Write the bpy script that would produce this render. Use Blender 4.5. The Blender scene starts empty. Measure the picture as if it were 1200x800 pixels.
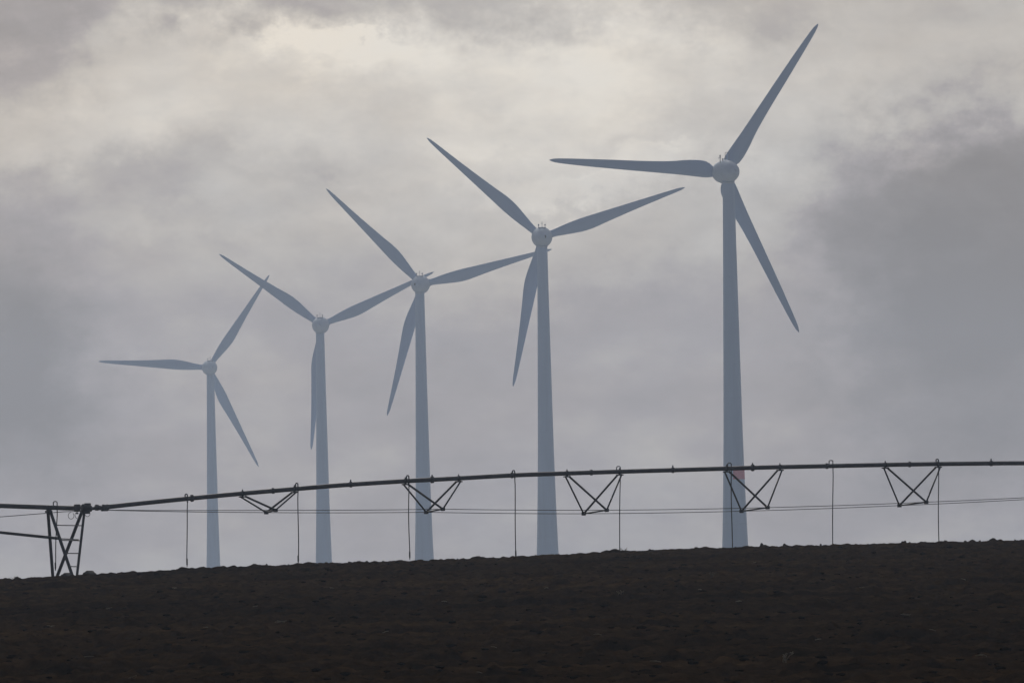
import bpy, bmesh, math, random
import numpy as np
from mathutils import Vector, Matrix

rng = random.Random(7)
sc = bpy.context.scene
COL = sc.collection
R = math.radians

# ------------------------------------------------------------------ camera
F = 10000.0                       # focal length in photo pixels (300 mm on full frame)
PITCH = math.atan(405.0 / F)
ROLL = R(1.0)
f0 = Vector((0, math.cos(PITCH), math.sin(PITCH)))
r0 = Vector((1, 0, 0))
u0 = r0.cross(f0)
cr = r0 * math.cos(ROLL) - u0 * math.sin(ROLL)
cu = u0 * math.cos(ROLL) + r0 * math.sin(ROLL)
cam_d = bpy.data.cameras.new('camera')
cam = bpy.data.objects.new('camera', cam_d)
COL.objects.link(cam)
cam.matrix_world = Matrix((
    (cr.x, cu.x, -f0.x, 0), (cr.y, cu.y, -f0.y, 0), (cr.z, cu.z, -f0.z, 0), (0, 0, 0, 1)))
cam_d.sensor_width = 36
cam_d.lens = 36 * F / 1200
cam_d.clip_start = 1
cam_d.clip_end = 60000
sc.camera = cam


def ray(px, py):
    """Sight line through a photo pixel, scaled so that its Y is 1."""
    d = f0 * F + cr * (px - 600) + cu * (400 - py)
    return d / d.y


def at_depth(px, py, Y):
    return ray(px, py) * Y


# ------------------------------------------------------------------ helpers
def link(name, me, mats, parent=None):
    o = bpy.data.objects.new(name, me)
    for m in (mats if isinstance(mats, (list, tuple)) else [mats]):
        me.materials.append(m)
    COL.objects.link(o)
    if parent:
        o.parent = parent
    return o


def obj(name, bm, mats, parent=None, smooth=True):
    me = bpy.data.meshes.new(name)
    bm.normal_update()
    if smooth:
        for f in bm.faces:
            f.smooth = True
    bm.to_mesh(me)
    bm.free()
    return link(name, me, mats, parent)


def empty(name, loc, parent=None):
    o = bpy.data.objects.new(name, None)
    COL.objects.link(o)
    o.location = loc
    o.empty_display_size = 1
    if parent:
        o.parent = parent
    return o


def tag(o, label=None, cat=None, group=None, kind=None):
    if label: o['label'] = label
    if cat: o['category'] = cat
    if group: o['group'] = group
    if kind: o['kind'] = kind
    return o


def tube(bm, pts, rad, n=10, caps=True, mat=0):
    """Swept tube through pts; rad a number or one per point."""
    pts = [Vector(p) for p in pts]
    rads = rad if isinstance(rad, (list, tuple)) else [rad] * len(pts)
    rings = []
    prev = None
    for i, p in enumerate(pts):
        a = pts[max(i - 1, 0)]
        b = pts[min(i + 1, len(pts) - 1)]
        t = (b - a).normalized()
        if prev is None:
            ref = Vector((0, 0, 1)) if abs(t.z) < .9 else Vector((1, 0, 0))
            x = t.cross(ref).normalized()
        else:
            x = (prev - t * prev.dot(t)).normalized()
        prev = x
        y = t.cross(x)
        rings.append([bm.verts.new(p + (x * math.cos(2 * math.pi * k / n) + y * math.sin(2 * math.pi * k / n)) * rads[i]) for k in range(n)])
    for i in range(len(rings) - 1):
        for k in range(n):
            f = bm.faces.new((rings[i][k], rings[i][(k + 1) % n], rings[i + 1][(k + 1) % n], rings[i + 1][k]))
            f.material_index = mat
    if caps:
        bm.faces.new(rings[0][::-1]).material_index = mat
        bm.faces.new(rings[-1]).material_index = mat
    return rings


def box(bm, c, sx, sy, sz, ax=Vector((1, 0, 0)), ay=Vector((0, 1, 0)), bevel=0.0, mat=0):
    c = Vector(c)
    az = ax.cross(ay)
    vs = []
    for i in (-1, 1):
        for j in (-1, 1):
            for k in (-1, 1):
                vs.append(bm.verts.new(c + ax * (i * sx / 2) + ay * (j * sy / 2) + az * (k * sz / 2)))
    fs = [(0, 1, 3, 2), (4, 6, 7, 5), (0, 4, 5, 1), (2, 3, 7, 6), (0, 2, 6, 4), (1, 5, 7, 3)]
    faces = [bm.faces.new([vs[q] for q in f]) for f in fs]
    for f in faces:
        f.material_index = mat
    if bevel:
        ed = set(e for f in faces for e in f.edges)
        bmesh.ops.bevel(bm, geom=list(ed), offset=bevel, segments=2, affect='EDGES', profile=.5)


def lathe(bm, prof, axis='Y', n=32, mat=0):
    """Revolve (t, r) pairs about an axis."""
    rings = []
    for t, r in prof:
        ring = []
        for k in range(n):
            a = 2 * math.pi * k / n
            c, s = math.cos(a) * r, math.sin(a) * r
            ring.append(bm.verts.new((c, t, s) if axis == 'Y' else (c, s, t)))
        rings.append(ring)
    for i in range(len(rings) - 1):
        for k in range(n):
            f = bm.faces.new((rings[i][k], rings[i][(k + 1) % n], rings[i + 1][(k + 1) % n], rings[i + 1][k]))
            f.material_index = mat
    bm.faces.new(rings[0][::-1])
    bm.faces.new(rings[-1])
    bmesh.ops.recalc_face_normals(bm, faces=bm.faces[:])


# ------------------------------------------------------------------ materials
def material(name, base, rough=.6, metal=0.0, var=.12, scale=3.0, streak=None, bump=0.0):
    m = bpy.data.materials.new(name)
    m.use_nodes = True
    nt = m.node_tree
    b = nt.nodes['Principled BSDF']
    tc = nt.nodes.new('ShaderNodeTexCoord')
    mp = nt.nodes.new('ShaderNodeMapping')
    if streak:
        mp.inputs['Scale'].default_value = streak
    nz = nt.nodes.new('ShaderNodeTexNoise')
    nz.inputs['Scale'].default_value = scale
    nz.inputs['Detail'].default_value = 6
    nz.inputs['Roughness'].default_value = .65
    rp = nt.nodes.new('ShaderNodeValToRGB')
    rp.color_ramp.elements[0].position = .3
    rp.color_ramp.elements[1].position = .7
    rp.color_ramp.elements[0].color = [c * (1 - var) for c in base] + [1]
    rp.color_ramp.elements[1].color = [min(1, c * (1 + var)) for c in base] + [1]
    nt.links.new(tc.outputs['Object'], mp.inputs['Vector'])
    nt.links.new(mp.outputs['Vector'], nz.inputs['Vector'])
    nt.links.new(nz.outputs['Fac'], rp.inputs['Fac'])
    nt.links.new(rp.outputs['Color'], b.inputs['Base Color'])
    b.inputs['Roughness'].default_value = rough
    if rough >= 1:
        b.inputs['Specular IOR Level'].default_value = 0
    b.inputs['Metallic'].default_value = metal
    if bump:
        bp = nt.nodes.new('ShaderNodeBump')
        bp.inputs['Strength'].default_value = bump
        bp.inputs['Distance'].default_value = .02
        nt.links.new(nz.outputs['Fac'], bp.inputs['Height'])
        nt.links.new(bp.outputs['Normal'], b.inputs['Normal'])
    return m


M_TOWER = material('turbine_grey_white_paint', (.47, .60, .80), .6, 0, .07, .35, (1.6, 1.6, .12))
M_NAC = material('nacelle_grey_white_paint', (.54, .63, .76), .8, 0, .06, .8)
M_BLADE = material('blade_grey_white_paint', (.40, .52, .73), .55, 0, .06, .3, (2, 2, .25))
M_RED = material('faded_red_paint', (.68, .13, .16), .7, 0, .15, 2.0)
M_DARK = material('dark_hatch', (.07, .075, .08), .6, 0, .1, 4)
M_INSTR = material('instrument_grey', (.27, .26, .25), .6, 0, .1, 4)
M_STEEL = material('weathered_galvanised_steel', (.17, .175, .185), .62, .35, .25, 2.2, (1, 1, 1))
M_LEG = material('dark_steel_profile', (.105, .107, .112), .65, .3, .25, 3.0)
M_ROD = material('truss_rod_steel', (.13, .13, .135), .6, .4, .2, 4)
M_HOSE = material('black_hose', (.03, .03, .032), .7, 0, .15, 5)
M_TYRE = material('dusty_tyre_rubber', (.045, .042, .04), .9, 0, .25, 6)
M_CLOD = material('clod_soil', (.030, .0195, .0105), 1.0, 0, .3, 9, None, .6)
M_STRAW = material('dry_straw', (.25, .21, .145), .9, 0, .25, 12)
M_WEED = material('dead_weed_stem', (.10, .08, .055), .9, 0, .25, 12)


def soil_material():
    m = bpy.data.materials.new('ploughed_soil')
    m.use_nodes = True
    nt = m.node_tree
    L = nt.links.new
    b = nt.nodes['Principled BSDF']
    b.inputs['Roughness'].default_value = 1
    b.inputs['Specular IOR Level'].default_value = 0
    tc = nt.nodes.new('ShaderNodeTexCoord')

    def noise(scale, stretch, detail=6, rough=.6):
        mp = nt.nodes.new('ShaderNodeMapping')
        mp.inputs['Scale'].default_value = stretch
        n = nt.nodes.new('ShaderNodeTexNoise')
        n.inputs['Scale'].default_value = scale
        n.inputs['Detail'].default_value = detail
        n.inputs['Roughness'].default_value = rough
        L(tc.outputs['Object'], mp.inputs['Vector'])
        L(mp.outputs['Vector'], n.inputs['Vector'])
        return n.outputs['Fac']

    def ramp(fac, p0, c0, p1, c1):
        r = nt.nodes.new('ShaderNodeValToRGB')
        e = r.color_ramp.elements
        e[0].position, e[1].position = p0, p1
        e[0].color, e[1].color = c0 + (1,), c1 + (1,)
        L(fac, r.inputs['Fac'])
        return r.outputs['Color']

    def mul(a, c):
        x = nt.nodes.new('ShaderNodeMix')
        x.data_type = 'RGBA'
        x.blend_type = 'MULTIPLY'
        x.inputs[0].default_value = 1
        L(a, x.inputs[6])
        L(c, x.inputs[7])
        return x.outputs[2]
    clod = ramp(noise(2.6, (1, .35, 1), 8, .7), .33, (.023, .0142, .0068), .68, (.066, .0420, .0205))
    rows = ramp(noise(.16, (.22, 1.0, 1), 5, .55), .35, (.62, .62, .64), .65, (1.28, 1.25, 1.22))
    patch = ramp(noise(.05, (1, .5, 1), 4, .5), .35, (.82, .82, .84), .65, (1.1, 1.08, 1.04))
    col = mul(mul(clod, rows), patch)
    L(col, b.inputs['Base Color'])
    bp = nt.nodes.new('ShaderNodeBump')
    bp.inputs['Strength'].default_value = 1.0
    bp.inputs['Distance'].default_value = .12
    L(noise(5, (1, .7, 1), 8, .75), bp.inputs['Height'])
    L(bp.outputs['Normal'], b.inputs['Normal'])
    return m


M_SOIL = soil_material()

# ------------------------------------------------------------------ terrain
THETA = R(28)                       # the pipe runs away from us to the right
TAN = math.tan(THETA)
PIVOT_Y = 360.0
crest_px = [(-400, 697), (-200, 688), (0, 677.5), (100, 672.3), (200, 667), (300, 661.8), (400, 658), (500, 655.3), (600, 651),
            (700, 645.8), (800, 641.6), (900, 638.6), (1000, 636.2), (1100, 633.4), (1200, 631), (1400, 628), (1600, 627)]


def crest_y(x):
    return PIVOT_Y - 20 + TAN * np.clip(x, -34, 34)


_cx, _ca = [], []
for px, py in crest_px:
    d = ray(px, py)
    Y = (PIVOT_Y - 20) / (1 - TAN * d.x)
    _cx.append(d.x * Y)
    _ca.append(ray(px, py + 2.2 + max(0, 1.0 * (1 - px / 400))).z)


def terrain(x, y):
    """Height of the field relative to the eye, for arrays x, y."""
    ac = np.interp(x, _cx, _ca)
    yc = crest_y(x)
    t = (yc - y) / yc
    yp = np.maximum(y, 0)
    near = yp * (ac - .044 * np.minimum(t, 1) ** 2) - 1.65 * np.clip(1 - y / 130., 0, 1) ** 2
    d = np.maximum(y - yc, 0)
    zc = yc * ac
    d1 = np.minimum(d, 18)
    d2 = np.clip(d - 18, 0, 70)
    s0, s1 = ac, -.070
    far = zc + s0 * d1 + (s1 - s0) * d1 ** 2 / 36 + s1 * d2 - s1 * d2 ** 2 / 140
    return np.where(y < yc, near, far)


nr = np.random.RandomState(11)


def vnoise(xs, ys, sx, sy):
    """Smooth value noise on the grid xs by ys (feature size sx, sy)."""
    u = (xs - xs.min()) / sx
    v = (ys - ys.min()) / sy
    lat = nr.rand(int(u.max()) + 3, int(v.max()) + 3) * 2 - 1

    def sm(t):
        return t * t * (3 - 2 * t)
    iu, iv = u.astype(int), v.astype(int)
    fu, fv = sm(u - iu)[None, :], sm(v - iv)[:, None]
    a = lat[iu][:, iv].T
    b = lat[iu + 1][:, iv].T
    c = lat[iu][:, iv + 1].T
    d = lat[iu + 1][:, iv + 1].T
    return (a * (1 - fu) + b * fu) * (1 - fv) + (c * (1 - fu) + d * fu) * fv


def axis_coords(lo, hi, step, far_lo, far_hi):
    core = np.arange(lo, hi + step / 2, step)
    up, s, x = [], step, core[-1]
    while x < far_hi:
        s *= 1.35
        x = min(x + s, far_hi)
        up.append(x)
    dn, s, x = [], step, core[0]
    while x > far_lo:
        s *= 1.35
        x = max(x - s, far_lo)
        dn.append(x)
    return np.array(dn[::-1] + list(core) + up)


GX, GY0, GY1 = 3000.0, -300.0, 4000.0
xs = axis_coords(-28, 28, .075, -GX, GX)
ys = axis_coords(112, 372, .15, GY0, GY1)
X, Yg = np.meshgrid(xs, ys)
Z = terrain(X, Yg)
mask = (np.clip((34 - np.abs(X)) / 6, 0, 1) * np.clip((Yg - 100) / 12, 0, 1) * np.clip((400 - Yg) / 20, 0, 1))
xc = np.clip(xs, -40, 40)
yc_ = np.clip(ys, 90, 410)
H = .05 * vnoise(xc, yc_, 9, 2.2) + .035 * vnoise(xc, yc_, 3.0, .8) + .02 * vnoise(xc, yc_, .9, .5)
lump = np.maximum(vnoise(xc, yc_, .38, .42), 0)
H += .13 * lump ** 2 - .016 + .036 * vnoise(xc, yc_, .2, .26) + .012 * vnoise(xc, yc_, .11, .17)
big = np.maximum(vnoise(xc, yc_, .55, .6) - .62, 0)
H += .22 * big
# tillage lines that follow the contour
ph = (Yg - crest_y(X) * .25 + .35 * vnoise(xc, yc_, 6, 3)) * (2 * math.pi / .9)
H += .03 * np.sin(ph)
# the crest itself is worn smoother than the slope
cd = np.abs(Yg - crest_y(X))
Z = Z + H * mask * (.14 + .86 * np.clip((cd - 4) / 18, 0, 1))
for (xa, ya, xb, yb, amp) in ((-9.5, 158, 9.5, 176, .075), (-9.6, 161.5, 9.4, 179.5, .06), (-11, 214, 11, 226, .06), (-11, 219, 11, 231, .045), (-7, 136, 8, 150, .05), (-14, 268, 14, 281, .05)):
    # ridges thrown up beside old wheel tracks
    yl = ya + (yb - ya) * (X - xa) / (xb - xa)
    dy = Yg - yl - .5 * vnoise(xc, yc_, 7, 9)
    wob = .65 + .6 * vnoise(xc, yc_, 1.6, 3.5)
    Z += mask * 2.2 * amp * np.clip(wob, 0, 1.3) * (np.exp(-(dy / .45) ** 2) - .8 * np.exp(-((dy + .9) / .4) ** 2))
Z += .21 * np.exp(-((X + 18.48) ** 2 + (Yg - 351.3) ** 2) / .8)      # earth packed up under the far wheel
ny, nx = X.shape
verts = np.stack([X, Yg, Z], -1).reshape(-1, 3).astype(np.float32)
idx = np.arange(nx * ny).reshape(ny, nx)
quads = np.stack([idx[:-1, :-1], idx[:-1, 1:], idx[1:, 1:], idx[1:, :-1]], -1).reshape(-1, 4).astype(np.int32)
me = bpy.data.meshes.new('field_ground')
me.vertices.add(len(verts))
me.vertices.foreach_set('co', verts.ravel())
me.loops.add(quads.size)
me.loops.foreach_set('vertex_index', quads.ravel())
me.polygons.add(len(quads))
me.polygons.foreach_set('loop_start', np.arange(0, quads.size, 4, dtype=np.int32))
me.polygons.foreach_set('use_smooth', np.ones(len(quads), dtype=bool))
me.update(calc_edges=True)
M_BOUNCE = material('pale_bounce_ground', (.40, .38, .33), 1.0, 0, .2, .2)
ground = link('field_ground', me, [M_SOIL, M_BOUNCE])
pc = (Yg[:-1, :-1] > 440).ravel()          # unseen ground past the rise, added pale to bounce light onto towers and haze
me.polygons.foreach_set('material_index', pc.astype(np.int32))
tag(ground, kind='structure')


def ground_z(x, y):
    i = int(np.clip(np.searchsorted(xs, x), 1, nx - 1))
    j = int(np.clip(np.searchsorted(ys, y), 1, ny - 1))
    i = i if abs(xs[i] - x) < abs(xs[i - 1] - x) else i - 1
    j = j if abs(ys[j] - y) < abs(ys[j - 1] - y) else j - 1
    return float(Z[j, i])


def on_ground(px, py):
    """Where the sight line of a photo pixel meets the field."""
    d = ray(px, py)
    for k in range(0, 2600):
        Y = 112 + k * .1
        if ground_z(d.x * Y, Y) >= d.z * Y:
            return Vector((d.x * Y, Y, d.z * Y))
    return None


def on_crest(px):
    """Highest visible ground point of a photo column."""
    best = None
    d = ray(px, 640)
    Y0 = float(crest_y(d.x * 340))
    for k in range(-60, 40):
        Y = Y0 + k * .15
        x = d.x * Y
        z = ground_z(x, Y)
        if best is None or z / Y > best[0]:
            best = (z / Y, Vector((x, Y, z)))
    return best[1]


# ------------------------------------------------------------------ wind turbines
ROTOR_R, OVERHANG, HUB_H = 35.5, 4.8, 97.0
TILT = R(3)


def smooth_interp(t, tab):
    """Monotone-ish cubic through a table."""
    xs_, ys_ = [a for a, b in tab], [b for a, b in tab]
    i = max(0, min(len(tab) - 2, sum(1 for x in xs_ if x <= t) - 1))
    h = xs_[i + 1] - xs_[i]

    def slope(k):
        if k == 0: return (ys_[1] - ys_[0]) / (xs_[1] - xs_[0])
        if k == len(tab) - 1: return (ys_[-1] - ys_[-2]) / (xs_[-1] - xs_[-2])
        return (ys_[k + 1] - ys_[k - 1]) / (xs_[k + 1] - xs_[k - 1])
    s = (t - xs_[i]) / h
    m0, m1 = slope(i) * h, slope(i + 1) * h
    return ((2 * s**3 - 3 * s**2 + 1) * ys_[i] + (s**3 - 2 * s**2 + s) * m0 + (-2 * s**3 + 3 * s**2) * ys_[i + 1] + (s**3 - s**2) * m1)


# (fraction of radius, leading edge offset, trailing edge offset) in metres
BLADE_BROAD = dict(
    lead=[(.055, -1.15), (.09, -1.36), (.14, -1.32), (.25, -1.14), (.4, -1.03), (.6, -.90), (.8, -.72), (.93, -.52), (.975, -.36), (1.0, -.08)],
    trail=[(.055, 1.05), (.078, 1.72), (.105, 2.08), (.15, 2.14), (.21, 1.95), (.30, 1.50), (.45, 1.16), (.65, .92), (.85, .64), (.95, .44), (.985, .28), (1.0, .08)])
BLADE_SLIM = dict(
    lead=[(.055, -.80), (.10, -.86), (.18, -1.05), (.28, -1.16), (.4, -1.04), (.6, -.80), (.8, -.57), (.93, -.40), (.975, -.27), (1.0, -.06)],
    trail=[(.055, .80), (.10, .92), (.18, 1.36), (.27, 1.80), (.34, 1.86), (.45, 1.52), (.65, .98), (.85, .56), (.95, .36), (.985, .22), (1.0, .06)])


def blade_mesh(tab, name):
    bm = bmesh.new()
    N = 44
    n = 20
    rings = []
    for i in range(N + 1):
        s = i / N
        fr = .055 + (1 - .055) * (s ** 1.0)
        a, b = smooth_interp(fr, tab['lead']), smooth_interp(fr, tab['trail'])
        if tab is BLADE_SLIM:
            a, b = a * 1.06, b * 1.06
        chord = b - a
        th = max(.03, min(1.5, chord * (.9 * max(0, 1 - (fr - .055) / .16) ** 1.3 + .21 * (1 - .35 * fr))))
        tw = R(13) * max(0, 1 - fr) ** 2.0
        z = fr * ROTOR_R * (1.018 if tab is BLADE_BROAD else 1.010)
        bend = .3 * fr ** 2.2          # slight flex downwind, towards the camera side
        ring = []
        for k in range(n):
            q = 2 * math.pi * k / n
            xx = math.cos(q)
            cx = (a + b) / 2 + xx * chord / 2
            round_ = max(0, 1 - (fr - .055) / .12)
            taper = 1 if round_ > .99 else (round_ + (1 - round_) * (1 - .55 * (xx * .5 + .5) ** 1.0))
            cy = math.sin(q) * th / 2 * taper
            x2 = cx * math.cos(tw) - cy * math.sin(tw)
            y2 = cx * math.sin(tw) + cy * math.cos(tw)
            ring.append(bm.verts.new((x2, y2 - bend, z)))
        rings.append(ring)
    for i in range(N):
        for k in range(n):
            bm.faces.new((rings[i][k], rings[i][(k + 1) % n], rings[i + 1][(k + 1) % n], rings[i + 1][k]))
    bm.faces.new(rings[0][::-1])
    bm.faces.new(rings[-1])
    bmesh.ops.recalc_face_normals(bm, faces=bm.faces[:])
    me = bpy.data.meshes.new(name)
    for f in bm.faces:
        f.smooth = True
    bm.to_mesh(me)
    bm.free()
    me.materials.append(M_BLADE)
    return me


ME_BROAD = blade_mesh(BLADE_BROAD, 'broad_blade')
ME_SLIM = blade_mesh(BLADE_SLIM, 'slim_blade')


def tower_radius(h_below):
    return smooth_interp(h_below, [(0, 1.17), (12, 1.31), (34, 1.64), (55, 2.0), (76, 2.64), (HUB_H, 3.75)])


def shared(fn, mats, name):
    bm = bmesh.new()
    fn(bm)
    me = bpy.data.meshes.new(name)
    bm.normal_update()
    for f in bm.faces:
        f.smooth = True
    bm.to_mesh(me)
    bm.free()
    for m in (mats if isinstance(mats, (list, tuple)) else [mats]):
        me.materials.append(m)
    return me


def m_tower(bm):
    prof = []
    for i in range(49):
        h = HUB_H - 1.6 - (HUB_H - 1.6) * i / 48
        prof.append((HUB_H - (HUB_H - h), 0))
    prof = [((HUB_H - 1.6) * i / 60, tower_radius(HUB_H - (HUB_H - 1.6) * i / 60)) for i in range(61)]
    lathe(bm, prof, 'Z', 40)
    for frac in (.27, .53, .78):       # flange seams between the tower sections
        z = HUB_H * frac
        r = tower_radius(HUB_H - z)
        rr = [(z - .12, r + .004), (z - .08, r + .03), (z + .08, r + .03), (z + .12, r + .002)]
        lathe(bm, rr, 'Z', 40)


def m_nacelle(bm):
    prof = [(-4.1, .02), (-4.05, .35), (-3.8, .82), (-3.3, 1.30), (-2.5, 1.74), (-1.5, 2.08), (-.4, 2.34), (.8, 2.54), (1.7, 2.63),
            (2.2, 2.65), (2.5, 2.52), (2.55, 2.35)]
    lathe(bm, prof, 'Y', 48)
    # collar the nacelle turns on
    tube(bm, [(0, 0, -2.15), (0, 0, -2.75)], [1.42, 1.22], 32)


def m_hub(bm):
    prof = [(2.62, 2.1), (2.7, 2.3), (3.3, 2.3), (4.8, 2.2), (5.7, 1.85), (6.4, 1.3), (6.8, .7), (6.92, .05)]
    lathe(bm, prof, 'Y', 40)
    for k in range(3):
        a = R(90 + 120 * k)
        d = Vector((math.cos(a), 0, math.sin(a)))
        c = Vector((0, OVERHANG, 0))
        tube(bm, [c + d * 1.4, c + d * 2.25], [1.02, .98], 24)


def m_hatch(bm):
    # dark vent set into the rear of the nacelle, following its curve
    for (x0, z0, r) in ((0, 0, .4),):
        tube(bm, [(x0, -3.7, z0), (x0, -4.03, z0)], [r, r * .92], 20)


def m_platform(bm):
    box(bm, (0, .2, 2.46), 1.9, 1.3, .16, bevel=.03)


def m_sensor(bm):
    tube(bm, [(0, 0, 0), (0, 0, 1.15)], .07, 8)
    tube(bm, [(-.35, 0, .85), (.12, 0, 1.0)], .05, 8)
    box(bm, (0, 0, 1.25), .22, .22, .34, bevel=.04)


def m_lamp(bm):
    tube(bm, [(0, 0, 0), (0, 0, .5)], .09, 8)
    lathe_pts = [(0, 0, .5), (0, 0, .62), (0, 0, .95), (0, 0, 1.05)]
    tube(bm, lathe_pts, [.12, .24, .22, .08], 12)


def m_loop(bm):
    tube(bm, [(-.42, 0, 0), (-.42, 0, 1.35), (-.3, 0, 1.5), (.3, 0, 1.5), (.42, 0, 1.35), (.42, 0, 0)], .06, 8)


ME = dict(tower=shared(m_tower, M_TOWER, 'tower'), nacelle=shared(m_nacelle, M_NAC, 'nacelle'), hub=shared(m_hub, M_NAC, 'hub'),
          hatch=shared(m_hatch, M_DARK, 'vent'), platform=shared(m_platform, M_INSTR, 'platform'),
          sensor=shared(m_sensor, M_INSTR, 'sensor'), lamp=shared(m_lamp, M_INSTR, 'lamp'), loop=shared(m_loop, M_INSTR, 'loop'))


def child(name, me_, parent, loc=(0, 0, 0)):
    o = bpy.data.objects.new(name, me_)
    COL.objects.link(o)
    o.parent = parent
    o.location = loc
    return o


def turbine(rotor_px, tower_px, r_px, angle_deg, blade_me, label, full):
    D = ROTOR_R * F / r_px
    rot = at_depth(rotor_px[0], rotor_px[1], D)
    top = at_depth(tower_px, rotor_px[1] + 12, D)
    dx = rot.x - top.x
    yaw = math.asin(max(-.5, min(.5, -dx / OVERHANG)))
    bx, by = top.x, D - OVERHANG * math.cos(yaw)
    hub_z = rot.z - OVERHANG * math.sin(TILT)
    root = empty('wind_turbine', (bx, by, hub_z - HUB_H))
    tag(root, label, 'wind turbine', 'wind turbines in a receding row')
    tw = child('tower', ME['tower'], root)
    nac = child('nacelle', ME['nacelle'], root, (0, 0, HUB_H))
    nac.rotation_euler = (TILT, 0, yaw)
    nac.scale = (.93, 1.04, .93)
    vx = {634.7: .6, 494.3: -.7}.get(rotor_px[0], .15)
    child('rear_vent', ME['hatch'], nac, (vx, .02 + .22 * abs(vx), .12))
    if full != 'near':
        child('roof_platform', ME['platform'], nac)
    if full == 'near':
        child('wind_sensor', ME['sensor'], nac, (-1.55, .9, 1.9)).scale = (1.25, 1.25, 1.25)
        child('lightning_loop', ME['loop'], nac, (.1, 1.2, 2.5)).scale = (1.0, 1.0, 1.15)
        child('warning_lamp', ME['lamp'], nac, (-.95, 1.0, 2.3)).scale = (.8, .8, .6)
    else:
        child('warning_lamp', ME['lamp'], nac, (-.85, .1, 2.5)).scale = (.8, .8, .8)
        child('warning_lamp', ME['lamp'], nac, (.8, .1, 2.5)).scale = (.8, .8, .8)
        child('wind_sensor', ME['sensor'], nac, (.05, .3, 2.5)).scale = (.7, .7, 1.0)
    hub = child('hub', ME['hub'], root, (0, 0, HUB_H))
    base = nac.rotation_euler.to_matrix()
    # the hub turns about the rotor axis so that its blade sockets meet the blades
    a0 = R(angle_deg - 1.0)
    spin = Matrix.Rotation(-(a0 - R(90)), 3, 'Y')
    hub.rotation_euler = (base @ spin).to_euler()
    for k in range(3):
        a = a0 + k * 2 * math.pi / 3
        # image angle a counter-clockwise from the right, seen from behind the rotor
        m = base @ Matrix.Rotation(-(a - R(90)), 3, 'Y')
        b = child('blade', blade_me, root)
        b.location = Vector((0, 0, HUB_H)) + base @ Vector((0, OVERHANG, 0))
        b.rotation_euler = m.to_euler()
    return root, tw, D


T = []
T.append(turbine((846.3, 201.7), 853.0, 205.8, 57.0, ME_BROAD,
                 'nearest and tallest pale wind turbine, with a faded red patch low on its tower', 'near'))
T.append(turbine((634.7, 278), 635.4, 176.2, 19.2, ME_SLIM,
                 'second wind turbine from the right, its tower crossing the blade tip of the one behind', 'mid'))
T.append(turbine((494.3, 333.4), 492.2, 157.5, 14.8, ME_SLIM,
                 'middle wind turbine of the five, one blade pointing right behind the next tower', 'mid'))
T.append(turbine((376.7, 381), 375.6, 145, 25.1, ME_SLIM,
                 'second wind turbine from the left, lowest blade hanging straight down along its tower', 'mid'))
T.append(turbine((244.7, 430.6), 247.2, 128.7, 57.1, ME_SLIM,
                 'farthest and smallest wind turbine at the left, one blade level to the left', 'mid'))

# faded red marking low on the nearest tower
root1, tw1, D1 = T[0]
zt = at_depth(866, 549, D1).z - root1.location.z
zb = at_depth(866, 562, D1).z - root1.location.z
bm = bmesh.new()
grid = []
for i in range(9):
    z = zb + (zt - zb) * i / 8
    r = tower_radius(HUB_H - z) + .03
    row = []
    for k in range(17):
        a = R(-95 + 95 * k / 16)
        row.append(bm.verts.new((math.cos(a) * r, math.sin(a) * r, z)))
    grid.append(row)
for i in range(8):
    for k in range(16):
        bm.faces.new((grid[i][k], grid[i][k + 1], grid[i + 1][k + 1], grid[i + 1][k]))
o = obj('red_marking', bm, M_RED, tw1)
o['label'] = 'faded red marking on the tower wall'

# ------------------------------------------------------------------ irrigation machine
UD = Vector((math.cos(THETA), math.sin(THETA), 0))       # along the pipe, to the right and away
ND = Vector((-math.sin(THETA), math.cos(THETA), 0))      # across the pipe, away from the camera
UP = Vector((0, 0, 1))
P0 = Vector((0, PIVOT_Y, 0))


def pv(px, py, off=0.0):
    """Point on the upright plane of the pipe (moved off metres across it)."""
    d = ray(px, py)
    s = (P0 + ND * off).dot(ND) / d.dot(ND)
    return d * s


PXM = PIVOT_Y / F                                        # metres per pixel there
tower_c = pv(76, 690)
machine = empty('irrigation_machine', (tower_c.x, tower_c.y, ground_z(tower_c.x, tower_c.y)))
tag(machine, 'grey arched irrigation pipe on a wheeled tower, with trusses and hanging hoses', 'irrigation system')
MO = Vector(machine.location)


def part(name, bm, mats, parent=None, smooth=True):
    """bmesh in world coordinates -> a part of the machine (or a sub-part of parent)."""
    bmesh.ops.translate(bm, verts=bm.verts[:], vec=-MO)
    return obj(name, bm, mats, parent or machine, smooth)


def spline(tab, step):
    out = []
    x = tab[0][0]
    while x < tab[-1][0]:
        out.append((x, smooth_interp(x, tab)))
        x += step
    out.append(tab[-1])
    return out


PIPE = [(124, 594.0), (150, 591.0), (217, 584.2), (285, 577.8), (346, 572.6), (400, 568.2), (475, 563.4), (536, 560.2), (601, 556.6), (662, 554.4),
        (724, 552.4), (790, 550.5), (854, 548.6), (912, 547.0), (973, 545.7), (1036, 544.4), (1097, 543.4), (1200, 542.4), (1320, 542.6), (1500, 545), (1700, 550)]
PR = .095
bm = bmesh.new()
tube(bm, [pv(x, y) for x, y in spline(PIPE, 12)], PR, 16)
pipe = part('water_pipe', bm, M_STEEL)


def pipe_y(px):
    return smooth_interp(px, PIPE)


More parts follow.
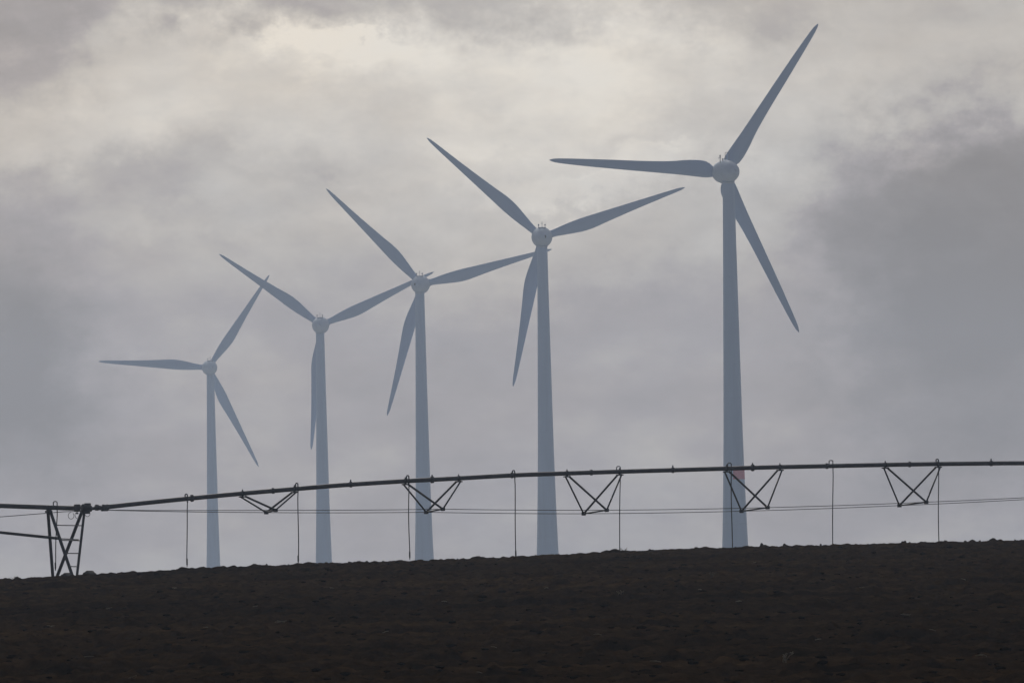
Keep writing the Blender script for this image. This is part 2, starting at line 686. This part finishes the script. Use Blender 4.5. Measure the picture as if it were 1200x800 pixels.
for fx in (411, 506.5, 788.5, 882, 1161.5, 225, 320, 600, 693, 973 - 4, 1066):      # bolted flanges
    bm = bmesh.new()
    c = pv(fx, pipe_y(fx))
    d = (pv(fx + 3, pipe_y(fx + 3)) - pv(fx - 3, pipe_y(fx - 3))).normalized()
    big_ = fx in (506.5, 882, 225)
    tube(bm, [c - d * .035, c + d * .035], PR + (.055 if big_ else .03), 18)
    if fx in (788.5, 411, 1161.5, 506.5, 882):
        tube(bm, [c + UP * PR, c + UP * (PR + .11)], .03, 8)     # capped outlet
    part('pipe_flange', bm, M_STEEL, pipe)

# left span, ends at the tower
PIPE_L = [(-420, 579), (-200, 584.5), (0, 592.2), (54, 594.1), (89, 595.3)]
bm = bmesh.new()
tube(bm, [pv(x, y) for x, y in spline(PIPE_L, 15)], PR + .003, 16)
part('water_pipe', bm, M_STEEL)

# flexible joint between the spans
bm = bmesh.new()
tube(bm, [pv(100, 595.4), pv(106, 595.6), pv(124.3, 594.2)], [.075, .07, .07], 14)
for x, y, r, w in ((105.5, 595.5, .13, .05), (113.5, 594.4, .125, .06), (117, 594.6, .10, .03), (122, 594.4, .135, .07), (126, 593.9, .12, .04)):
    c = pv(x, y)
    tube(bm, [c - UD * w, c + UD * w], r, 16)
tube(bm, [pv(113.5, 594.4), pv(113.5, 590.8)], .04, 8)
box(bm, pv(122.5, 597.2), .22, .3, .10, UD, ND, .02)
part('pipe_joint', bm, M_STEEL)

# trusses hung below the pipe
TRUSS = [((281.5, 287), (342.5, 347.5), (312, 600.2), (323, 597.4)),
         ((472.5, 477.5), (535, 540), (499.5, 599.8), (519, 596.2)),
         ((662.5, 666.5), (724, 728.5), (684, 601.6), (711, 597.4)),
         ((849, 854), (911.5, 916.5), (869, 598.6), (899.5, 594.4)),
         ((1035.5, 1039.5), (1097, 1102), (1054, 592.0), (1085.5, 588.0)),
         ((1222, 1226), (1284, 1289), (1241, 582.6), (1272, 578.8)),
         ((1409, 1413), (1470, 1474), (1429, 574.6), (1455, 571.2))]
near_nodes, far_nodes = [], []
for (tl, tr, nl, nr_) in TRUSS:
    w = (nr_[0] - nl[0]) * PXM / math.sin(THETA)
    pf, pn = pv(nl[0], nl[1], w / 2), pv(nr_[0], nr_[1], -w / 2)
    far_nodes.append(pf)
    near_nodes.append(pn)
    bm = bmesh.new()
    dd = (pn - pf).normalized()
    tube(bm, [pf - dd * .05, pn + dd * .05], .034, 8)
    for q in (pf, pn):
        box(bm, q, .17, .12, .15, UD, ND, .02)
    tr_o = part('truss', bm, M_LEG)
    tops = []
    for k, (xa, nd, oth) in enumerate(((tl[0], pf, .10), (tl[1], pn, -.10), (tr[0], pf, .10), (tr[1], pn, -.10))):
        y = pipe_y(xa)
        a = pv(xa, y, oth) - UP * (PR + .03)
        bm = bmesh.new()
        rr = .044 if k in (1, 2) else .036
        tube(bm, [a, nd], rr, 8)
        part('strut', bm, M_LEG, tr_o)
    for xa in ((tl[0] + tl[1]) / 2, (tr[0] + tr[1]) / 2):
        bm = bmesh.new()
        c = pv(xa, pipe_y(xa))
        tube(bm, [c - UD * .03, c + UD * .03], PR + .022, 16)
        box(bm, c - UP * (PR + .045), .24, .26, .05, UD, ND, .01)
        tube(bm, [c + UP * PR, c + UP * (PR + .075)], .022, 8)
        part('bracket', bm, M_LEG, tr_o)

# truss rods strung from joint to node to node
for nodes, start in ((far_nodes, pv(123, 597.4, .1)), (near_nodes, pv(123, 597.2, -.1))):
    pts = [start] + nodes + [pv(1690, 551.5)]
    full = []
    for a, b in zip(pts[:-1], pts[1:]):
        L_ = (b - a).length
        for k in range(8):
            t = k / 8
            full.append(a.lerp(b, t) - UP * (.018 * 4 * t * (1 - t)))
    full.append(pts[-1])
    bm = bmesh.new()
    tube(bm, full, .0155, 6)
    part('truss_rod', bm, M_ROD)

# drop hoses: rigid loop over the pipe, hose, weighted nozzle
DROPS = [(64, 594.4, 587.5, 65, 666, 'loop'), (217.5, None, 578.8, 219.2, 661.3, 'post'), (347, None, 566, 349.5, 657.6, 'post'),
         (477, None, 557, 480.2, 653, 'post'), (601, None, 551, 604.5, 652, 'post'), (724, None, 546.2, 725.8, 658, 'loop'),
         (854, None, 542.2, 858.6, 654, 'loop'), (973, None, 539.2, 975.8, 650, 'square'), (1097.5, None, 537.6, 1100.8, 647, 'post'),
         (1222, None, 537.5, 1225, 644, 'loop')]
for (xt, yp, ytop, xb, yb, style) in DROPS:
    yp = yp if yp else pipe_y(xt)
    off = -(PR + .035)
    c = pv(xt, yp)
    h = (yp - ytop) * PXM
    half = .055 if style != 'post' else .02
    bm = bmesh.new()
    p_back = c + UD * -half + UP * (PR * .7)
    p_front = c + UD * half + ND * off
    top = UP * h
    ins = .035 if style != 'square' else .012
    pts = [p_back, p_back + UP * (h - PR * .7 - ins)]
    mid = (c - UD * half * .5 + ND * off * .35) + top
    mid2 = (c + UD * half * .5 + ND * off * .7) + top
    pts += [mid, mid2, p_front + UP * (h - ins), p_front + UP * 0.0, p_front - UP * .16]
    hp = p_front - UP * .16
    end = pv(xb, yb, off)
    hose_pts = []
    n_ = 14
    side = rng.uniform(-.025, .025)
    for k in range(n_ + 1):
        t = k / n_
        q = hp.lerp(end, t) + UD * (side * math.sin(math.pi * t) + .012 * math.sin(5 * t + xb)) * (1 if 0 < k < n_ else 0)
        hose_pts.append(q)
    hb = bmesh.new()
    tube(hb, hose_pts, .0205, 8)
    hose = part('drop_hose', hb, M_HOSE)
    tube(bm, pts, .0225 if style != 'post' else .028, 8)
    part('gooseneck', bm, M_STEEL, hose)
    nb = bmesh.new()
    e2 = end - UP * .03
    tube(nb, [end + UP * .26, end + UP * .24, end + UP * .02, e2], [.025, .034, .034, .022], 10)
    tube(nb, [e2, e2 - UP * .05, e2 - UP * .06], [.016, .016, .03], 10)
    part('nozzle', nb, M_HOSE, hose)

# the wheeled tower
WB = 26.1 * PXM / math.sin(THETA)
A, B = pv(62.7, 686, WB / 2), pv(88.8, 686, -WB / 2)
gz = min(ground_z(A.x, A.y), ground_z(B.x, B.y))
bm = bmesh.new()
bd = (B - A).normalized()
bx_ax = UD
box(bm, (A + B) / 2, .16, (B - A).length + .7, .14, UD, bd, .02)
twr = part('support_tower', bm, M_LEG)
TL1, TL2 = pv(56, 596.5, .08), pv(58.5, 597.2, -.08)
TR1, TR2 = pv(96.5, 598, .08), pv(99, 598, -.08)
legs = []
for a, b, r in ((TL1, A, .068), (TL2, B, .068), (TR1, A, .07), (TR2, B, .055)):
    bm = bmesh.new()
    d = (b - a).normalized()
    nrm = d.cross(ND).normalized()
    L_ = (b - a).length
    # angle-iron profile: two plates at a right angle
    t2 = nrm.cross(d).normalized()
    box(bm, (a + b) / 2, 2 * r, .02, L_, nrm, t2)
    box(bm, (a + b) / 2 + nrm * (r - .01) + t2 * (r + .0105), .02, 2 * r, L_, nrm, t2)
    part('leg', bm, M_LEG, twr, smooth=False)
for t in (.20, .40, .57, .745):                               # ladder rungs on the near pair of legs
    bm = bmesh.new()
    a = TL2.lerp(B, t) if t > .1 else TL2
    b = TR2.lerp(B, t)
    tube(bm, [a, b], .021, 8)
    part('rung', bm, M_STEEL, twr)
bm = bmesh.new()
tube(bm, [pv(60.5, 630.2, .05), pv(92, 632, .05)], .024, 8)
part('cross_brace', bm, M_STEEL, twr)
for x in (57, 98):
    bm = bmesh.new()
    c = pv(x, 595.2 if x < 80 else 596)
    tube(bm, [c - UD * .05, c + UD * .05], PR + .035, 16)
    box(bm, c - UP * (PR + .04), .2, .34, .08, UD, ND, .015)
    part('pipe_saddle', bm, M_LEG)

# heavy tube of the left span that meets the tower at half height
bm = bmesh.new()
tube(bm, [pv(-420, 590), pv(-200, 607), pv(0, 623.4), pv(57, 629.3), pv(71, 630.8)], [.062, .062, .062, .062, .058], 12)
part('brace_tube', bm, M_LEG)
bm = bmesh.new()
tube(bm, [pv(-420, 640), pv(-200, 622), pv(0, 605.3), pv(54, 601), pv(75, 599.2), pv(92, 598.8)], .017, 6)
part('truss_rod', bm, M_ROD)

# tower boxes, slip ring and cable loops
bm = bmesh.new()
box(bm, pv(90.5, 594.8, -.12), .25, .22, .31, UD, ND, .05)
tube(bm, [pv(90.5, 600.2, -.12), pv(90.5, 602, -.12)], .05, 8)
part('gearbox', bm, M_STEEL)
bm = bmesh.new()
c = pv(100.8, 594.6, -.1)
tube(bm, [c - UD * .19, c - UD * .16, c + UD * .12, c + UD * .17], [.12, .16, .17, .12], 16)
box(bm, c + UD * .06 + UP * .12, .26, .2, .14, UD, ND, .03)
box(bm, c - UP * .18 + UD * .05, .2, .2, .14, UD, ND, .03)
part('control_box', bm, M_LEG)
for (cx, cy, r) in ((83.3, 603.9, 3.4), (91.5, 603.4, 3.6), (102.5, 601.5, 3.0)):
    bm = bmesh.new()
    pts = []
    for k in range(15):
        a = R(70 + 20 + 320 * k / 14)
        pts.append(pv(cx + r * math.cos(a), cy - r * 1.15 * math.sin(a), -.14 + .004 * k))
    tube(bm, pts, .011, 6)
    part('cable_loop', bm, M_HOSE)

# wheels roll across the pipe direction
for base, off_px in ((A, 15.3), (B, 15.3)):
    c = base + UD * (off_px * PXM / math.cos(THETA))
    g = ground_z(c.x, c.y)
    rw = .54
    c = Vector((c.x, c.y, g + rw - .03))
    bm = bmesh.new()
    prof = [(-.16, .34), (-.17, .44), (-.16, .52), (-.11, rw), (.11, rw), (.16, .52), (.17, .44), (.16, .34)]
    n = 40
    rings = []
    for t, r in prof:
        rings.append([bm.verts.new(c + UD * t + (ND * math.cos(2 * math.pi * k / n) + UP * math.sin(2 * math.pi * k / n)) * (r - (.03 if (k % 4 < 2 and r > .5) else 0))) for k in range(n)])
    for i in range(len(rings)):
        for k in range(n):
            j = (i + 1) % len(rings)
            bm.faces.new((rings[i][k], rings[i][(k + 1) % n], rings[j][(k + 1) % n], rings[j][k]))
    bmesh.ops.recalc_face_normals(bm, faces=bm.faces[:])
    wh = part('wheel', bm, M_TYRE)
    bm = bmesh.new()
    tube(bm, [c - UD * .13, c - UD * .1, c + UD * .1, c + UD * .13], [.345, .33, .33, .345], 32)
    tube(bm, [c - UD * .24, c + UD * .2], .09, 14)
    part('rim', bm, M_STEEL, wh)
    bm = bmesh.new()
    hubp = base
    tube(bm, [c - UD * .22, Vector((base.x, base.y, c.z)) + UD * .0], .05, 10)
    tube(bm, [Vector((base.x, base.y, c.z)), base], .06, 10)
    part('axle', bm, M_LEG, wh)


# ------------------------------------------------------------------ clods, weeds, straw
def clod_mesh(seed, rx, ry, rz):
    r = random.Random(seed)
    bm = bmesh.new()
    bmesh.ops.create_icosphere(bm, subdivisions=3, radius=1)
    ph = [(Vector((r.gauss(0, 1), r.gauss(0, 1), r.gauss(0, 1))) * s, r.uniform(0, 6.28), a) for s, a in ((1.2, .22), (1.6, .2), (2.6, .13), (4.2, .09), (6.5, .06), (9, .04))]
    for v in bm.verts:
        k = 1 + sum(a * math.sin(d.dot(v.co) + p) for d, p, a in ph)
        v.co = Vector((v.co.x * rx * k, v.co.y * ry * k, v.co.z * rz * k))
    return bm


def clod(px, w_px, h_px, label, seed, group=None, cat='soil clod', name='soil_clod'):
    p = on_crest(px)
    rx = w_px / 2 * PXM
    rz = h_px * PXM
    bm = clod_mesh(seed, rx, rx * .8, rz)
    o = obj(name, bm, M_CLOD)
    o.location = (p.x, p.y - .02, p.z - rz * .15)
    tag(o, label, cat, group)
    return o


clod(560.5, 15, 3.2, 'wide dark soil mound on the crest between the two tallest middle towers', 1, None, 'soil mound', 'soil_mound')
clod(465.5, 11, 2.4, 'low dark soil mound on the crest just left of the middle turbine', 2, None, 'soil mound', 'soil_mound')
G = 'small soil clods along the field crest'
for i, px in enumerate((221, 198, 255, 312, 338, 410, 430, 522, 536, 588, 640, 655, 688, 762, 778, 810, 816, 862, 892, 920, 945, 962, 990, 1017, 1060, 1066, 1108, 1131, 1163, 1190, 130, 152, 36, 1148)):
    s = 1.8 + 3.2 * rng.random() ** 1.8
    if px in (221, 892, 920, 1060, 1163): s = 7.0
    clod(px, s, s * (.36 + .25 * rng.random()), 'small dark clod of soil standing on the crest line of the ploughed field', 100 + i, G)


def weed(p, h, n, seed, mat, name, label, cat, group=None, lean=.5, rad=.007):
    r = random.Random(seed)
    bm = bmesh.new()
    for k in range(n):
        a = r.uniform(0, 6.28)
        l = h * r.uniform(.5, 1.0)
        b = Vector((r.uniform(-.04, .04), r.uniform(-.04, .04), -.03))
        ln = lean * r.uniform(.4, 1.3)
        pts = [b]
        for q in (.35, .7, 1.0):
            pts.append(b + Vector((math.cos(a) * ln * l * q * q, math.sin(a) * ln * l * q * q, l * q * (1 - .25 * ln * q))))
        tube(bm, pts, [rad, rad * .9, rad * .75, rad * .4], 5)
        for j in range(3):
            m = pts[1].lerp(pts[3], r.uniform(.1, .9))
            aa = r.uniform(0, 6.28)
            e = m + Vector((math.cos(aa), math.sin(aa), r.uniform(.1, .9))) * l * .25
            tube(bm, [m, (m + e) / 2 + Vector((0, 0, .01)), e], [rad * .8, rad * 1.1, rad * .3], 5)
    o = obj(name, bm, mat)
    o.location = p
    tag(o, label, cat, group)
    return o


weed(on_crest(731.5), .26, 7, 5, M_WEED, 'dead_weed', 'sprawling dead weed on the crest just right of the hose beside the third truss', 'weed', None, 1.1)
weed(on_crest(17), .17, 6, 6, M_WEED, 'dead_weed', 'small dead weed on the crest left of the wheeled tower', 'weed', None, 1.0)
weed(on_crest(1190), .09, 4, 8, M_WEED, 'dead_weed', 'short dead weed sprig on the crest at the far right end', 'weed', None, .8)

for (px, py, h, s, lab) in ((919, 776, .26, 21, 'pale broken crop stalk tuft low in the field near the bottom right'),
                            (835, 676, .22, 22, 'thin upright dry stalk high in the field below the nearest turbine'),
                            (726, 696, .16, 23, 'small pale stalk in the field below the third truss')):
    p = on_ground(px, py)
    if p:
        weed(p, h, 5, s, M_STRAW if s != 22 else M_WEED, 'crop_stalk', lab, 'crop stalk', None, .7, .008)


def straw(px, py, l, seed):
    r = random.Random(seed)
    p = on_ground(px, py)
    if p is None:
        return
    bm = bmesh.new()
    for k in range(r.choice((1, 2, 3))):
        a = r.uniform(-.5, .5) + (math.pi if r.random() < .5 else 0)
        d = Vector((math.cos(a), math.sin(a), r.uniform(.0, .35)))
        s = Vector((r.uniform(-.05, .05), r.uniform(-.05, .05), .02))
        L_ = l * r.uniform(.5, 1)
        L_ *= .75
        pts = [s - d * L_ / 2, s + Vector((r.uniform(-.01, .01), 0, .006)), s + d * L_ / 2]
        tube(bm, pts, [.007, .010, .005], 6)
    o = obj('straw_scrap', bm, M_STRAW)
    o.location = p + Vector((0, 0, .02))
    tag(o, 'pale scrap of dry crop residue lying on the dark ploughed soil', 'straw', 'scraps of dry crop residue on the field')


for i, (px, py, l) in enumerate(((330, 730, .4), (238, 737, .3), (128, 714, .22), (104, 771, .35), (157, 796, .3), (1093, 740, .2), (958, 751, .2),
                                 (866, 706, .25), (820, 692, .2), (1130, 640 + 40, .2), (1060, 722, .3), (766, 777, .3), (520, 706, .2), (300, 712, .2),
                                 (580, 760, .22), (640, 690, .16), (450, 742, .2), (700, 745, .2), (1010, 690, .18), (560, 790, .2), (60, 735, .2),
                                 (885, 660, .15), (1150, 770, .25), (390, 690, .15), (205, 690, .15))):
    straw(px, py, l, 300 + i)

# loose crumbs of earth nobody could count
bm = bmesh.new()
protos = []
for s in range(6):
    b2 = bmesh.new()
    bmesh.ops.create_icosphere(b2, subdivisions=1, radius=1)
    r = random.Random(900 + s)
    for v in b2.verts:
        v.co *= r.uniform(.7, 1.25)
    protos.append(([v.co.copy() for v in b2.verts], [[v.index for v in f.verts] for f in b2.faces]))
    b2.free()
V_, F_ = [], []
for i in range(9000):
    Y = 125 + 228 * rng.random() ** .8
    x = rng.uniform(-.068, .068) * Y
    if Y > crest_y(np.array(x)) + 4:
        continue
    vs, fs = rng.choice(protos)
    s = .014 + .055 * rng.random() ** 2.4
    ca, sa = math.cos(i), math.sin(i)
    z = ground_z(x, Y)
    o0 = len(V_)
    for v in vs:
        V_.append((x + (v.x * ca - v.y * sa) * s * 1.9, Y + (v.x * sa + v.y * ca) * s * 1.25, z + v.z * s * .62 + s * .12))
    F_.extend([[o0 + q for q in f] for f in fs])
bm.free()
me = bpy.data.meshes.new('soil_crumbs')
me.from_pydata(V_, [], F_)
crumbs = link('soil_crumbs', me, material('shade_dark_crumb_soil', (.018, .012, .0068), 1.0, 0, .4, 1.5))  # colour darkened to paint in the shaded faces of small clods
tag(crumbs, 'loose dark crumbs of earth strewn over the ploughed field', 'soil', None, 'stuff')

# ------------------------------------------------------------------ haze
HAZE_D = .00014
bm = bmesh.new()
z0 = float(Z.min()) - 1
z1 = 165
box(bm, (0, (GY0 + GY1) / 2, (z0 + z1) / 2), 2 * GX + 100, GY1 - GY0 + 100, z1 - z0)
hm = bpy.data.materials.new('haze_air')
hm.use_nodes = True
nt = hm.node_tree
nt.nodes.remove(nt.nodes['Principled BSDF'])
pvn = nt.nodes.new('ShaderNodeVolumePrincipled')
pvn.inputs['Color'].default_value = (.625, .765, 1.0, 1)
pvn.inputs['Density'].default_value = HAZE_D
pvn.inputs['Anisotropy'].default_value = .5
nt.links.new(pvn.outputs['Volume'], nt.nodes['Material Output'].inputs['Volume'])
haze = obj('haze', bm, hm, None, False)
tag(haze, 'thin bluish haze in the air over the field', 'haze', None, 'stuff')

# ------------------------------------------------------------------ sky and sun
SUN_EL, SUN_AZ = R(27), R(-6)      # behind the clouds ahead, a little left
w = bpy.data.worlds.new('World')
sc.world = w
w.use_nodes = True
nt = w.node_tree
L = nt.links.new
bg = nt.nodes['Background']


def N(t, **kw):
    n = nt.nodes.new(t)
    for k, v in kw.items():
        setattr(n, k, v)
    return n


def math_(op, a, b=None, c=None, clamp=False):
    n = N('ShaderNodeMath', operation=op, use_clamp=clamp)
    for i, x in enumerate((a, b, c)):
        if x is None: continue
        if isinstance(x, (int, float)):
            n.inputs[i].default_value = x
        else:
            L(x, n.inputs[i])
    return n.outputs[0]


def vmath(op, a, b):
    n = N('ShaderNodeVectorMath', operation=op)
    for i, x in enumerate((a, b)):
        if isinstance(x, (tuple, list, Vector)):
            n.inputs[i].default_value = x
        elif x is not None:
            L(x, n.inputs[i])
    return n


sky = N('ShaderNodeTexSky', sky_type='NISHITA', sun_disc=False)
sky.sun_elevation = SUN_EL
sky.sun_rotation = SUN_AZ
sky.air_density, sky.dust_density = 1, 3
tc = N('ShaderNodeTexCoord')
D_ = tc.outputs['Generated']
sep = N('ShaderNodeSeparateXYZ')
L(D_, sep.inputs[0])
az = math_('ARCTAN2', sep.outputs[0], sep.outputs[1])
el = math_('ARCSINE', sep.outputs[2])


def noise(scale, stretch, detail, rough, off=(0, 0, 0)):
    mp = N('ShaderNodeMapping')
    mp.inputs['Scale'].default_value = stretch
    mp.inputs['Location'].default_value = off
    n = N('ShaderNodeTexNoise')
    n.inputs['Scale'].default_value = scale
    n.inputs['Detail'].default_value = detail
    n.inputs['Roughness'].default_value = rough
    L(D_, mp.inputs[0])
    L(mp.outputs[0], n.inputs['Vector'])
    return n


# cloud bodies sit at fixed bearings; noise breaks their outlines
warp = noise(42, (1, 1, 1.5), 8, .66, (3.1, 0, 1.7))
wv = vmath('SUBTRACT', warp.outputs['Color'], (.5, .5, .5))
ws = vmath('MULTIPLY', wv.outputs[0], (.040, .025, 0))
cmb = N('ShaderNodeCombineXYZ')
L(az, cmb.inputs[0])
L(el, cmb.inputs[1])
pos = vmath('ADD', cmb.outputs[0], ws.outputs[0]).outputs[0]
warp2 = noise(170, (1, 1, 1.4), 6, .62, (1.3, 4, 2.2))
wv2 = vmath('SUBTRACT', warp2.outputs['Color'], (.5, .5, .5)).outputs[0]
pos = vmath('ADD', pos, vmath('MULTIPLY', wv2, (.016, .012, 0)).outputs[0]).outputs[0]

acc = None
BLOBS = [
    (370, 40, 110, 34, .30), (560, 95, 240, 75, .22), (680, 110, 110, 70, .14), (40, 172, 130, 34, .16), (170, 95, 130, 60, .10),
    (880, 110, 150, 90, .10), (1190, 60, 130, 85, .16), (700, 195, 150, 18, .16), (560, 235, 260, 50, .10), (240, 255, 90, 22, .08),
    (330, 150, 300, 60, .10), (660, 60, 240, 50, .12),
    (1130, 300, 150, 190, -.43, 1), (1180, 420, 130, 150, -.16), (1075, 170, 60, 30, -.10), (1190, 160, 50, 30, -.08), (1060, 260, 45, 40, .05), (15, 55, 70, 60, -.20), (190, 6, 110, 24, -.12),
    (560, -12, 120, 22, -.08), (850, 12, 70, 26, -.08), (-5, 440, 115, 115, -.52), (20, 410, 60, 50, -.06), (220, 205, 110, 24, -.10), (380, 215, 60, 24, -.06),
    (720, 370, 130, 50, -.09), (450, 400, 160, 60, -.05), (300, 330, 80, 60, -.03), (620, 500, 500, 90, -.05), (880, 400, 100, 60, -.03),
    (370, 40, 85, 14, .11, 1), (480, 30, 260, 60, .05), (90, 120, 170, 70, .06), (1120, 60, 150, 50, .08), (960, 70, 120, 60, .05), (850, 250, 90, 60, .04), (690, 172, 45, 10, .10), (690, 213, 42, 10, .10), (758, 174, 24, 8, .09), (370, 205, 70, 8, .07), (575, 150, 55, 12, .08),
    (620, 290, 280, 75, .07), (930, 145, 45, 25, .08), (950, 290, 60, 90, .06), (250, 400, 150, 70, .04)]
for (px, py, sx, sy, amp, *hard) in BLOBS:
    d = ray(px, py).normalized()
    a0, e0 = math.atan2(d.x, d.y), math.asin(d.z)
    q = vmath('SUBTRACT', pos, (a0, e0, 0)).outputs[0]
    q = vmath('MULTIPLY', q, (F / (sx * 1.25), F / (sy * 1.25), 0)).outputs[0]
    dt = vmath('DOT_PRODUCT', q, q).outputs['Value']
    if hard:                    # bank with a definite rim
        dt = math_('POWER', math_('MULTIPLY', dt, 1.15), 1.25)
    g = math_('EXPONENT', math_('MULTIPLY', dt, -1.0))
    acc = math_('MULTIPLY_ADD', g, amp, acc if acc is not None else 0.0)
fine = noise(95, (1, 1, 2.0), 8, .62).outputs['Fac']
mid = noise(38, (1, 1, 2.2), 7, .6, (5, 2, 9)).outputs['Fac']
broad = noise(5, (1, 1, 2.0), 6, .55, (1, 7, 2)).outputs['Fac']
val = math_('ADD', acc, .50)
val = math_('MULTIPLY_ADD', math_('SUBTRACT', fine, .5), .34, val)
val = math_('MULTIPLY_ADD', math_('SUBTRACT', mid, .5), .46, val)
val = math_('MULTIPLY_ADD', math_('SUBTRACT', broad, .5), .15, val)
rp = N('ShaderNodeValToRGB')
cr_ = rp.color_ramp
cr_.elements[0].position, cr_.elements[0].color = .0, (.112, .102, .106, 1)
cr_.elements[1].position, cr_.elements[1].color = 1.0, (.98, .925, .82, 1)
for p, c in ((.25, (.210, .194, .202, 1)), (.45, (.352, .323, .332, 1)), (.6, (.52, .49, .455, 1)), (.78, (.70, .66, .60, 1))):
    e = cr_.elements.new(p)
    e.color = c
L(val, rp.inputs['Fac'])
# the cloud sheet is thinner towards the hidden sun and thick, bluish and dim at our back
sd = Vector((math.sin(SUN_AZ) * math.cos(SUN_EL), math.cos(SUN_AZ) * math.cos(SUN_EL), math.sin(SUN_EL)))
cosang = vmath('DOT_PRODUCT', D_, tuple(sd)).outputs['Value']
glow = math_('POWER', math_('MAXIMUM', cosang, 0.0), 6.0)
side = N('ShaderNodeMapRange', interpolation_type='SMOOTHSTEP')
side.inputs['From Min'].default_value = -.6
side.inputs['From Max'].default_value = .8
side.inputs['To Min'].default_value = .55
side.inputs['To Max'].default_value = 1.0
L(cosang, side.inputs['Value'])
SKY_K = 10.0
gain = math_('MULTIPLY', math_('MULTIPLY_ADD', glow, .70, .375), math_('MULTIPLY', side.outputs[0], SKY_K))
tint = N('ShaderNodeMix', data_type='RGBA')
L(side.outputs[0], tint.inputs[0])
tint.inputs[6].default_value = (.60, .90, 1.50, 1)
tint.inputs[7].default_value = (1, 1, 1, 1)
hue = N('ShaderNodeMix', data_type='RGBA')
L(math_('MULTIPLY_ADD', math_('SUBTRACT', noise(20, (1, 1, 1.8), 5, .6, (8, 3, 1)).outputs['Fac'], .5), 3.0, .5, True), hue.inputs[0])
hue.inputs[6].default_value = (.965, .995, 1.045, 1)
hue.inputs[7].default_value = (1.04, .995, .945, 1)
c1 = vmath('MULTIPLY', rp.outputs['Color'], tint.outputs[2]).outputs[0]
c1 = vmath('MULTIPLY', c1, hue.outputs[2]).outputs[0]
sc_ = N('ShaderNodeVectorMath', operation='SCALE')
L(c1, sc_.inputs[0])
L(gain, sc_.inputs['Scale'])
mx = N('ShaderNodeMix', data_type='RGBA')
mx.inputs[0].default_value = .96
L(sky.outputs[0], mx.inputs[6])
L(sc_.outputs[0], mx.inputs[7])
L(mx.outputs[2], bg.inputs['Color'])
bg.inputs['Strength'].default_value = .1

ld = bpy.data.lights.new('sun', 'SUN')
ld.energy = 1.5
ld.angle = R(18)
ld.color = (1, .95, .87)
lo = bpy.data.objects.new('sun', ld)
COL.objects.link(lo)
lo.rotation_euler = (-sd).to_track_quat('-Z', 'Y').to_euler()
lo.location = (0, 0, 200)

# ------------------------------------------------------------------ render settings
sc.view_settings.view_transform = 'Standard'
sc.view_settings.look = 'None'
sc.view_settings.exposure = 0
sc.view_settings.gamma = 1
sc.view_settings.use_curve_mapping = False
sc.render.engine = 'CYCLES'
sc.cycles.volume_bounces = 2
sc.cycles.max_bounces = 6
sc.cycles.use_denoising = True
